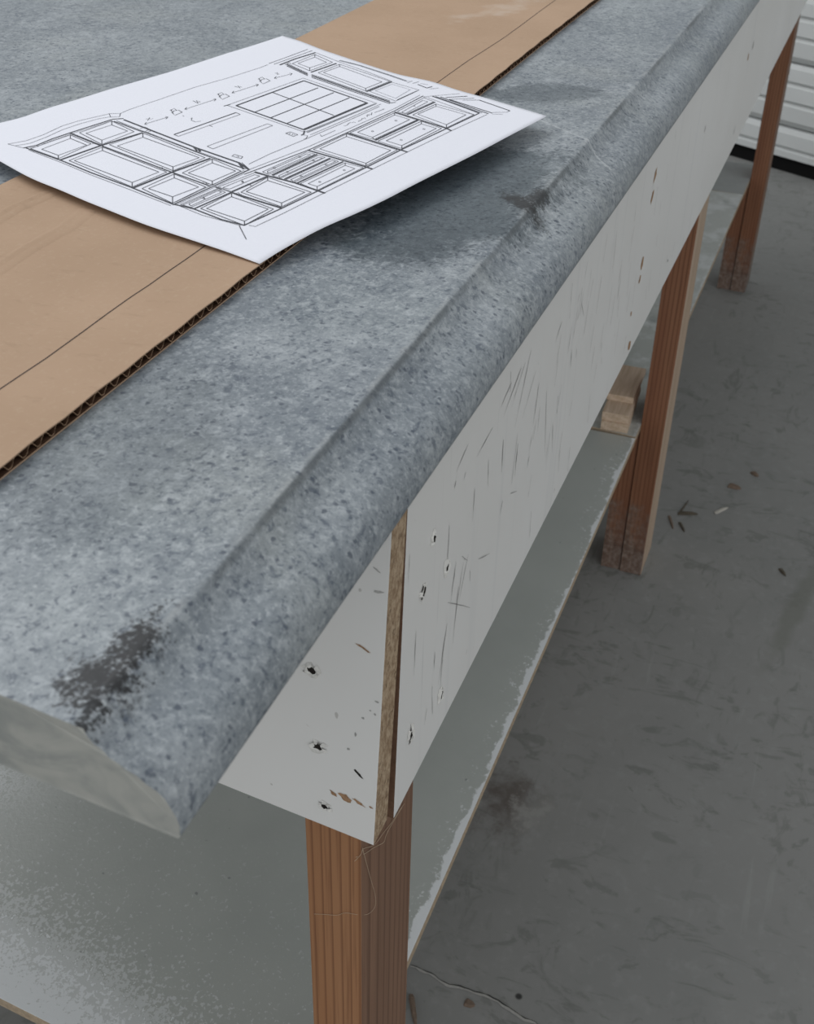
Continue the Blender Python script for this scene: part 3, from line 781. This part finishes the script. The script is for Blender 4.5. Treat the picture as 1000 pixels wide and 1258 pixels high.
e_rt = edge([(672, 142.5), (640, 133), (610, 124), (584, 116.5), (566, 112), (552, 107.5), (534, 100.5), (518, 97), (494, 93), (462, 83), (430, 72.5), (420, 69), (394, 60.5), (370, 50.5), (347, 44)], HR, HTT, lambda s: 0.001 * math.sin(math.pi * s))
e_br = smooth_(resample(e_br, NU)); e_lt = smooth_(resample(e_lt, NU)); e_bl = smooth_(resample(e_bl, NV)); e_rt = smooth_(resample(e_rt, NV))
PV = []
for j in range(NV):
    v = j / (NV - 1)
    for i in range(NU):
        u = i / (NU - 1)
        q = e_br[i] * (1 - v) + e_lt[i] * v + e_bl[j] * (1 - u) + e_rt[j] * u
        q -= (e_br[0] * (1 - u) * (1 - v) + e_br[-1] * u * (1 - v) + e_lt[0] * (1 - u) * v + e_lt[-1] * u * v)
        PV.append(q)
PF_ = [(j * NU + i, j * NU + i + 1, (j + 1) * NU + i + 1, (j + 1) * NU + i) for j in range(NV - 1) for i in range(NU - 1)]
paper = mesh_from('drawing_sheet', PV, PF_, M_PAPER, None, True)
bvh = BVHTree.FromPolygons(PV, PF_)
sol = paper.modifiers.new('thickness', 'SOLIDIFY'); sol.thickness = 0.00012; sol.offset = -1 if paper.data.polygons[0].normal.z > 0 else 1
tag(paper, 'white paper sheet with line drawing of kitchen cabinets, lying across the cardboard', 'paper')

INK = []; GREY = []; WS = 1.3
def pl(px, w=0.34, grey=False, close=False):
    """polyline in photo pixels laid on the curved sheet; w in millimetres"""
    if close: px = list(px) + [px[0]]
    pts, nrm = [], []
    for a, b in zip(px[:-1], px[1:]):
        n = max(1, int(math.hypot(b[0] - a[0], b[1] - a[1]) / 5))
        for k in range(n):
            pts.append((a[0] + (b[0] - a[0]) * k / n, a[1] + (b[1] - a[1]) * k / n))
    pts.append(px[-1])
    P = []; N = []
    for p in pts:
        h, n, i, d = bvh.ray_cast(Vector(CAM), Vector(ray(p)).normalized())
        if h is None: continue
        if n.z < 0: n = -n
        P.append(h + n * 0.00022); N.append(n)
    if len(P) > 1:
        # mitre-free: every straight piece its own ribbon so corners stay crisp
        (GREY if grey else INK).append(ribbon(P, w * (WS if w > 0.4 else 1.1) / 1000, N))
def Z(ox, oy, pts, s=0.16): return [(ox + x * s, oy + y * s) for x, y in pts]
def seg(px, w=0.34, grey=False, close=False):
    if close: px = list(px) + [px[0]]
    for a, b in zip(px[:-1], px[1:]): pl([a, b], w, grey)
def cab(outer, inner, w=0.36, ties=(1, 3)):
    seg(outer, w, close=True); seg(inner, w * 0.95, close=True)
    for k in ties: seg([outer[k], inner[k]], w)
T, T2, T3 = 0.30, 0.62, 1.0
# upper cabinets, near run
pl(Z(0, 130, [(60, 295), (200, 270), (330, 225), (480, 155), (600, 118), (720, 90), (835, 64)]), T)
pl(Z(0, 130, [(120, 308), (230, 290), (360, 240), (480, 185), (620, 138), (760, 100), (850, 86)]), T)
seg(Z(0, 130, [(60, 295), (180, 325)]), T, True); seg(Z(0, 130, [(835, 62), (925, 60), (918, 85), (850, 88), (838, 62)]), T)
pl(Z(0, 130, [(180, 325), (280, 305), (400, 255), (540, 208), (700, 157), (860, 106)]), T2)
pl(Z(0, 130, [(230, 325), (290, 313), (400, 266), (540, 219), (700, 168), (860, 114)]), T)
pl([(32, 182), (76.8, 198), (112, 212.4), (160, 230), (212, 251)], T2)
pl([(35, 184.5), (76.8, 200.5), (112, 215.3), (160, 233.4), (210, 253)], 0.24)
cab([(37.6, 182.8), (86.4, 166), (112, 176.9), (71.7, 195.3)], [(51.2, 183.6), (86.4, 170.3), (106.4, 178.5), (71.7, 191.1)])
cab([(97.6, 163.3), (137.3, 148.9), (164.8, 162), (125.1, 177.7)], [(105.6, 163.9), (137.3, 153.7), (156.8, 161.2), (125.1, 172.4)])
cab([(84.8, 197.5), (125.9, 180.9), (204.8, 211.6), (162.4, 230)], [(91.2, 197.5), (125.9, 185.2), (195.2, 211.6), (162.4, 224.4)])
cab([(134.4, 178), (175.5, 163.6), (252, 194), (212.5, 210)], [(144, 179.6), (175.5, 168.9), (244.8, 194), (212.5, 205.2)])
cab([(174.4, 231.9), (214, 214), (252.8, 230), (212, 250)], [(182.4, 231.9), (214, 218.8), (244, 230), (212, 242)])
cab([(224, 212.7), (260.8, 195.6), (296, 210.3), (260.8, 227.6)], [(231.2, 212.7), (260.8, 200.4), (289.6, 210.3), (260.8, 222.8)])
pl([(86.4, 163.9), (124.8, 179.3)], T3); pl([(124.8, 179.3), (210.4, 211.6), (258.4, 229)], T2)
pl([(74.4, 196.6), (124.8, 178.8), (175.2, 163.3)], T3)
pl([(163.2, 231.3), (212, 211.5), (258.4, 194.8)], T3)
pl([(212, 252), (260, 230), (305.6, 209)], 0.5); pl([(217, 251.5), (262, 231), (300, 213.5)], T, True); pl([(212, 250), (258, 228.6), (300, 209.5)], 0.3)
for p in ((112, 175), (199, 208), (252, 226), (293, 239)):
    pl([(p[0] - 3, p[1] - 1), (p[0], p[1] - 2.2), (p[0] + 1.5, p[1]), (p[0] + 4, p[1] + .3)], T); pl([(p[0] + 1, p[1] + 2), (p[0] + 4, p[1] + 1.5)], T)
# moulding beside the window
pl([(137.6, 146.8), (152, 145.8)], T2)
pl([(152, 147.2), (181.6, 158.8), (242.4, 182.4), (293.6, 200.2), (305.6, 208.5)], 0.85)
pl([(140, 149.2), (172, 161.2), (178.4, 162.8), (242.4, 187.4), (258.4, 193.2), (300, 207.4)], 0.5)
pl([(146, 150), (170, 159.2), (188, 165.6), (236, 184.2), (262, 193), (302, 208)], 0.3)
pl([(143, 148.5), (172, 160), (215, 176.8)], 0.4, True)
seg([(172, 158.2), (178, 156.3), (183.5, 159), (178, 162)], T); seg([(181, 163), (187, 160.4), (190.5, 162.5)], T)
seg([(238, 181), (242, 185.5)], 0.7); seg([(243, 182.5), (246, 186.5)], 0.9)
seg([(293.6, 200.4), (299, 208)], 0.9); seg([(299, 202), (307, 209)], 0.4); seg([(297, 200), (305, 208)], 0.3)
# lower cabinets, near run
seg([(221.6, 251.6), (268, 231.6), (284, 236.4), (238.4, 256.4)], T, close=True)
seg([(224.5, 252.2), (267.6, 233), (277, 236.6), (234.6, 255)], T, close=True)
seg([(232, 250.8), (268, 234.4), (272, 236.4), (234.4, 253.2)], T, close=True)
pl([(239, 256.6), (284, 236.6)], T2)
cab([(246.4, 256.4), (284.5, 237.2), (336, 257.2), (300.3, 277.2)], [(253.6, 256.4), (284.5, 242), (329.6, 257.2), (300.3, 271.9)])
pl([(212.8, 251), (238.4, 257), (272, 270), (300.8, 277.2)], T2); pl([(220.8, 253.4), (248, 264.6), (296, 277.6)], 0.24)
pl([(300, 277), (346.4, 256), (389.6, 235.2), (450.4, 205.6), (492, 184.6), (548.8, 158), (588.8, 139.2)], 0.55)
pl([(305.6, 277), (313.6, 278.6), (348, 262.4), (397.6, 237.6), (457.6, 208), (500.8, 186.8), (554.4, 160.9), (598.4, 140.8)], 0.26)
pl([(283.2, 236.4), (318, 247.4), (346.4, 256)], 0.9)
cab([(296, 236.4), (328.8, 218), (382.4, 236.5), (345.9, 254.4)], [(302.4, 235.6), (328.8, 222), (374.4, 236.5), (345.9, 249.6)])
seg([(268, 230), (312.8, 212.4), (328, 216.4), (284, 235.6)], T, close=True)
seg([(273.6, 230.8), (312.8, 214.8), (319.2, 216.6), (282, 232.6)], T, close=True); pl([(285, 236), (328.8, 217)], T2)
seg([(264, 229.6), (272, 233)], 0.6); seg([(250, 242), (252, 245)], T); seg([(297, 222), (299, 225)], T); seg([(304, 226), (310, 229)], T)
pl([(300, 214.4), (378.4, 184.8), (428, 162.4), (484.8, 136.4), (520, 118)], 0.42); pl([(300, 211), (380, 180), (428, 158.8), (485, 133.4), (516, 117)], 0.26)
pl([(312.8, 211.4), (328.8, 216.2), (362.4, 224.8), (399.2, 237.6)], 0.95)
# narrow drawers
for q in ([(322.4, 211.4), (376.8, 187), (387, 189.6), (330, 214.6)], [(328.6, 210.6), (376.6, 189.2), (381.6, 190.2), (329, 213.2)],
          [(335, 216.4), (391, 191), (399.5, 193.6), (345, 219)], [(342, 216.3), (391.6, 193.4), (396.2, 194.4), (344, 218)],
          [(350.5, 221.4), (407, 195.4), (416, 198.6), (361.5, 224)], [(357, 221), (407.6, 197.6), (412.4, 198.6), (360.4, 222.8)]): seg(q, T, close=True)
pl([(334, 215.4), (389.6, 189.8)], 0.75); pl([(349.6, 220.2), (405.6, 194.6)], 0.75); pl([(365.4, 225), (421.6, 198.8)], 0.75)
seg([(368.8, 225.8), (424, 200.4), (446, 206.2), (389.6, 234.2)], T, close=True)
seg([(378.4, 225.9), (424, 203.4), (436, 207.4), (389.6, 229.3)], T, close=True); seg([(389.6, 229.3), (389.6, 234.2)], T); seg([(424, 200.4), (424, 203.4)], T)
for p in ((392.8, 223.7), (422.9, 209.3), (337, 206.6), (368.5, 193), (353, 211.5), (385, 197.5), (370, 216.7), (400.5, 202.5), (457.6, 161.5), (486.4, 148.4), (492.8, 172.2), (520.8, 158.8), (508.6, 130.4), (250.5, 244), (298, 223.6)):
    pl([(p[0] - 1.5, p[1]), (p[0], p[1] - 0.8), (p[0] + 1.5, p[1]), (p[0], p[1] + 0.8), (p[0] - 1.5, p[1])], T)
pl([(377.6, 184.6), (450.4, 205.6), (457.6, 208)], 0.95)
cab([(384.8, 184), (425.6, 164.8), (488, 184.4), (449.6, 204)], [(392.8, 183.2), (425.6, 168), (480, 184.9), (449.6, 200.9)])
pl([(425.6, 163.4), (492.8, 184.6), (500.8, 187.1)], 0.95)
cab([(429.6, 163.6), (484.8, 138.8), (512, 147.6), (459.2, 171.6)], [(439.2, 162.8), (484.8, 141.4), (503.2, 147.1), (457.6, 169)])
pl([(460.8, 172.6), (513.6, 147.8)], 0.9)
cab([(464, 173.7), (517.6, 149.2), (542.4, 158), (493.6, 182.8)], [(474.4, 173.2), (517.6, 152.4), (536, 158), (493.6, 179.1)])
pl([(484.8, 137.8), (548.8, 158), (554.4, 160.9)], 0.95)
seg([(488, 137.2), (520.8, 120.4), (532.8, 125.2), (498.4, 140.4)], T, close=True); seg([(493.6, 138), (519.4, 123.6), (525.6, 125.2), (497.6, 139.6)], T, close=True)
pl([(500, 141.2), (534.4, 125.6)], 0.75)
cab([(507, 141.4), (535.6, 128), (582, 141.2), (548.4, 157.4)], [(513.2, 140.6), (535.6, 130.8), (572.4, 141.2), (548.4, 153.4)])
pl([(519.6, 119.6), (526, 120.4), (582.8, 141.2)], T)
pl([(531.2, 118.4), (560, 128.5), (588.8, 139.2)], 0.8); pl([(540.8, 119.2), (570, 129.6), (600, 140)], 0.6); pl([(552, 122.4), (578, 130.6), (604.8, 139.2)], 0.6); pl([(535, 118.6), (592, 139)], 0.6, True)
seg(Z(520, 80, [(0, 245), (100, 235), (280, 220)]), T); seg(Z(520, 80, [(170, 250), (340, 240)]), 0.5); seg(Z(520, 80, [(200, 264), (390, 255)]), 0.4); seg(Z(520, 80, [(300, 270), (430, 270)]), 0.4)
seg([(588.8, 123.2), (626.4, 136.3)], 0.55); seg([(626.4, 136.3), (622.4, 138.1), (604.8, 138.4)], T); seg([(604.8, 140.5), (617.6, 140.8)], T)
# upper cabinets, far run
pl([(330, 78.4), (352.4, 70.4), (378, 60.8)], 0.4); pl([(336.4, 79.2), (360, 70.8), (383.6, 62.4)], 0.4)
pl([(343.6, 80), (362, 72.8), (387.6, 64.8)], 0.95)
cab([(358.8, 78.4), (386.8, 67.2), (408.4, 76.8), (380.4, 87.2)], [(366, 78.1), (386.8, 70.4), (401.2, 76.8), (380.4, 83.5)])
pl([(382, 89), (413.2, 78.1)], 0.95)
cab([(390.8, 89.6), (417.2, 79.2), (478.8, 100), (449.2, 112)], [(397.2, 89.3), (417.2, 81.9), (469.2, 100.8), (449.2, 108.8)])
pl([(450, 112.8), (481.2, 100.4)], 0.75); pl([(387.6, 64.8), (418, 76.8), (450, 88), (481.2, 100)], T)
pl([(417.2, 74.4), (442, 80.6), (478, 92.4), (498.8, 99.6)], 1.3, True); pl([(430, 77), (478, 92), (498.8, 99.4)], 0.3)
seg([(454, 112.4), (481.2, 101.2), (514.8, 110.8), (486, 124.4)], T, close=True); seg([(461, 111.6), (481.4, 103.6), (504, 110.4), (486, 121)], 0.26, True, close=True); pl([(488, 123), (512, 112)], 0.45)
for k, w_ in ((0, 0.8), (1.6, 0.5), (-1.4, 0.4)): pl([(352.4, 79.6 + k), (378, 91.6 + k)], w_)
for k, w_ in ((0, 0.95), (1.9, 0.5), (-1.5, 0.45)): pl([(382.8, 93.2 + k), (429.2, 109.4 + k), (478.8, 125.6 + k)], w_)
seg([(478, 126.8), (486, 126)], 0.5); seg([(350, 80), (355, 77), (358, 79)], T)
pl(Z(430, 70, [(430, 190), (480, 185), (440, 200)]), T); seg(Z(430, 70, [(520, 212), (590, 240), (630, 228)]), 0.5); seg(Z(430, 70, [(610, 248), (680, 240)]), T); seg(Z(430, 70, [(480, 205), (530, 190)]), T); seg(Z(430, 70, [(540, 205), (600, 215)]), T)
# window
seg([(290, 130), (373.2, 99.4), (451.6, 126.9), (373.7, 159.8)], 0.8, close=True); pl([(373.7, 159), (451, 126.4)], 0.95)
seg([(278.8, 129.6), (372.4, 96.2), (462.8, 127.2), (374, 162.6)], 0.28, close=True)
pl([(334, 113.5), (410, 142)], 0.5)
for a, b in (((311.6, 138.5), (390.8, 108.1)), ((332.4, 144.9), (410, 114)), ((352.4, 151.9), (429.2, 120.4))): pl([a, b], 0.5)
pl([(377.2, 162.8), (400, 153.4), (460.8, 127.8)], 0.9, True); pl([(381, 166), (430, 145), (468, 128)], 0.26); pl([(274.8, 130.6), (283, 128.4)], 0.5)
seg([(374, 161), (373, 165), (370, 166.5)], T2); pl([(373, 166), (378, 167), (376, 170.5), (373, 171)], T)
# bars, ceiling and floor line
seg([(213.6, 165.6), (289.6, 138.6)], 0.55); seg([(289.6, 138.4), (295.2, 140.8), (219.2, 167.7), (213.6, 165.6)], T); seg([(257, 154), (261, 156)], T)
seg([(254.4, 180), (328.4, 152.4), (334.8, 154.5), (261.6, 183.2)], T, close=True)
pl([(148, 139.6), (160, 134.4), (200, 121), (240, 107.2), (280, 96), (320, 83.2), (329.2, 79.6)], 0.28)
pl([(305.6, 202), (330.8, 189.7), (375.2, 171.2), (430, 147.4), (466, 131)], 0.28)
# notes, arrows, lamp symbols
def arrow(a, b):
    pl([a, b], T)
    for p, q in ((a, b), (b, a)):
        dx, dy = q[0] - p[0], q[1] - p[1]; L = math.hypot(dx, dy); dx /= L; dy /= L
        seg([(p[0] + dx * 3 - dy * 1.5, p[1] + dy * 3 + dx * 1.5), p, (p[0] + dx * 3 + dy * 1.5, p[1] + dy * 3 - dx * 1.5)], T)
arrow((177.6, 152.8), (206.4, 144)); arrow((227, 134.5), (265.5, 122)); arrow((285, 114.4), (317.5, 104)); arrow((337, 96.4), (359, 90.6)); arrow((393, 167.6), (472, 134.2)) if False else None
for ox, oy in ((210, 136), (268, 116.4), (318, 97.4)):
    pl([(ox, oy - 1), (ox + 2.5, oy + 3.5), (ox + 5, oy + 6), (ox + 14, oy + 2), (ox + 9, oy - .5), (ox + 4, oy + .4), (ox + 1, oy + 3)], 0.36); pl([(ox - 1, oy), (ox + 4, oy - 2.6), (ox + 7, oy)], 0.36)
pl([(179, 146.5), (188, 146), (181, 148.6), (184, 144.8)], T); pl([(237, 124), (243, 127), (246, 125.4), (241, 123.6), (243.6, 127)], T); pl([(288, 106.4), (293, 107.6), (297, 107.2), (292, 105.6), (295, 108.6)], T); pl([(337.6, 90), (343, 91.6), (340, 89), (341, 92)], T)
pl([(234, 146), (236, 145), (235, 148), (240, 150), (247, 149)], T); seg([(224, 142.4), (226.4, 143)], T)
seg(Z(160, 80, [(780, 700), (800, 688), (865, 705), (850, 720)]), T, close=True); pl(Z(160, 80, [(815, 705), (830, 700), (832, 710)]), T)
seg(Z(270, 70, [(505, 588), (540, 576), (600, 598), (565, 612)]), T, close=True); pl(Z(270, 70, [(520, 588), (540, 584), (535, 595), (560, 592), (555, 602), (580, 598)]), T)
rn = random.Random(12)
for a, b in (((422, 155), (437, 150)), ((440, 149), (449, 145)), ((450, 143), (457, 140))):
    n = 7; pl([(a[0] + (b[0] - a[0]) * k / n, a[1] + (b[1] - a[1]) * k / n + rn.uniform(-1.6, 1.6)) for k in range(n + 1)], 0.26)
seg([(393.5, 165.6), (395, 168), (412, 160.4)], 0.26); seg([(460, 138.6), (472, 134.2), (469, 134.2)], 0.28)
seg([(294, 277.8), (302.5, 294.2)], 0.36)
V, F = join(INK); nI = len(F); V2, F2 = join(GREY)
F += [tuple(i + len(V) for i in q) for q in F2]; V += V2
dl = mesh_from('drawn_lines', V, F, [M_INK, M_INK2], paper)
for k, p in enumerate(dl.data.polygons):
    if k >= nI: p.material_index = 1
tag(dl, 'black line drawing of fitted kitchen cabinets around a window')

# ------------------------------------------------------------------ offcuts on the shelf
def offcut(c, ln, wd, ht, rz, label):
    bm = box_bm(0, ln, -wd / 2, wd / 2, 0, ht, 0.0008)
    o = from_bm('wood_offcut', bm, M_WOOD_OFF)
    o.location = c; o.rotation_euler = (0, 0, rz)
    tag(o, label, 'offcut', 'wood offcuts on the lower shelf'); return o
SZ2 = SZ + 0.0012
offcut((1.2722, 0.2015, SZ2), 0.085, 0.0335, 0.0112, 0.06, 'short pale wood offcut lying flat on the shelf, lowest of the stack')
offcut((1.2760, 0.2025, SZ2 + 0.0112), 0.082, 0.0335, 0.0112, 0.03, 'pale wood offcut in the middle of the stack on the shelf')
offcut((1.3080, 0.2050, SZ2 + 0.0224), 0.085, 0.0335, 0.0085, 0.02, 'pale wood offcut on top of the stack, set back from the others')

# ------------------------------------------------------------------ loose fibres on the near leg
def strand(name, pts3, r, mat, label, grp=None):
    cu = bpy.data.curves.new(name, 'CURVE'); cu.dimensions = '3D'; cu.bevel_depth = r; cu.bevel_resolution = 1; cu.resolution_u = 6
    sp = cu.splines.new('NURBS'); sp.points.add(len(pts3) - 1); sp.use_endpoint_u = True; sp.order_u = 3
    for q, p in zip(sp.points, pts3): q.co = (p[0], p[1], p[2], 1)
    o = bpy.data.objects.new(name, cu); COL.objects.link(o)
    dg = bpy.context.evaluated_depsgraph_get()
    me = bpy.data.meshes.new_from_object(o.evaluated_get(dg)); bpy.data.objects.remove(o)
    ob = link(name, me, mat, None, True); tag(ob, label, 'fibre', grp); return ob
M_FIB = plain('pale_fibre', (0.50, 0.39, 0.28), 0.7, 0.3)
def fib(px, s=0.12, ox=420, oy=920):
    out = []
    for x, y in px:
        p = (ox + x * s, oy + y * s)
        q = at(p, 1, 0.1440)
        if p[0] < 443.5: q = at(p, 0, 0.3404)
        out.append(q)
    return out
G = 'fibres clinging to the near leg'
strand('fibre_strand', fib([(130, 1150), (205, 1080), (210, 1015), (330, 1000), (430, 850), (520, 745), (600, 610), (640, 560)]), 0.00013, M_FIB, 'thin tan fibre hanging at the top of the near leg, under the white boards', G)
strand('fibre_strand', fib([(140, 1110), (225, 1085), (340, 1000), (440, 960), (445, 885), (530, 740), (615, 600)]), 0.00013, M_FIB, 'second thin tan fibre looped beside the corner of the white boards', G)
strand('fibre_strand', fib([(360, 345), (395, 480), (440, 630), (400, 690), (345, 695), (265, 678), (235, 697), (170, 690), (110, 688)], 0.2367, 360, 960), 0.00011, M_FIB, 'long thin fibre drooping across the middle of the near leg', G)

# ------------------------------------------------------------------ splinters and chips on the floor
M_SPL_D = plain('dark_splinter', (0.10, 0.085, 0.065), 0.85, 0.2, 200, 0.3)
M_SPL_P = plain('pale_splinter', (0.42, 0.40, 0.36), 0.8, 0.2, 200, 0.2)
M_SPL_B = plain('brown_chip', (0.17, 0.125, 0.095), 0.85, 0.2, 200, 0.3)
def splinter(a, b, wd, ht, mat, label, name='wood_splinter', cat='splinter'):
    A, B = at(a, 2, 0), at(b, 2, 0); d = (B - A); s = d.cross(UP).normalized() * wd * 0.38
    prof = [(0, 0.7, 0.5), (0.12, 1.0, 0.9), (0.7, 0.8, 1.0), (1, 0.3, 0.4)]
    vs_, fs = [], []
    for t_, w_, h_ in prof:
        c = A + d * t_
        vs_ += [c + s * w_ + UP * 0.0003, c + s * w_ * 0.5 + UP * ht * h_, c - s * w_ * 0.7 + UP * ht * h_ * 0.8, c - s * w_ + UP * 0.0003]
    for i in range(3):
        for k in range(4): fs.append((4 * i + k, 4 * i + (k + 1) % 4, 4 * i + 4 + (k + 1) % 4, 4 * i + 4 + k))
    fs += [(3, 2, 1, 0), (12, 13, 14, 15)]
    bm = bmesh.new(); bv = [bm.verts.new(v) for v in vs_]
    for f in fs: bm.faces.new([bv[i] for i in f])
    o = from_bm(name, bm, mat); tag(o, label, cat, 'splinters on the concrete floor'); return o
splinter((833, 631), (857, 632), 0.010, 0.004, M_SPL_D, 'dark wood splinter lying level on the floor right of the middle leg')
splinter((833, 633), (846, 615), 0.004, 0.002, M_SPL_D, 'thin dark splinter slanting up from the level dark one')
splinter((822, 634), (827, 650), 0.006, 0.003, M_SPL_B, 'short brown splinter on the floor nearest the middle leg')
splinter((835, 642), (841, 654), 0.006, 0.003, M_SPL_D, 'short dark splinter just below the level dark splinter')
splinter((878, 631), (894, 624), 0.008, 0.004, M_SPL_P, 'pale whitish wood splinter on the floor')
splinter((895, 596), (910, 601), 0.020, 0.003, M_SPL_B, 'brown curled chip on the floor above the pale splinter', 'wood_chip', 'chip')
splinter((924, 580), (931, 586), 0.014, 0.003, M_SPL_B, 'small brown chip on the floor, farthest from the bench', 'wood_chip', 'chip')
splinter((958, 699), (965, 708), 0.008, 0.003, M_SPL_D, 'tiny dark chip near the right side of the floor', 'wood_chip', 'chip')
splinter((505, 1222), (511, 1262), 0.007, 0.003, M_SPL_B, 'long thin brown splinter beside the foot of the near leg')
splinter((571, 1231), (583, 1236), 0.012, 0.002, M_SPL_B, 'small reddish brown chip below the floor crack', 'wood_chip', 'chip')
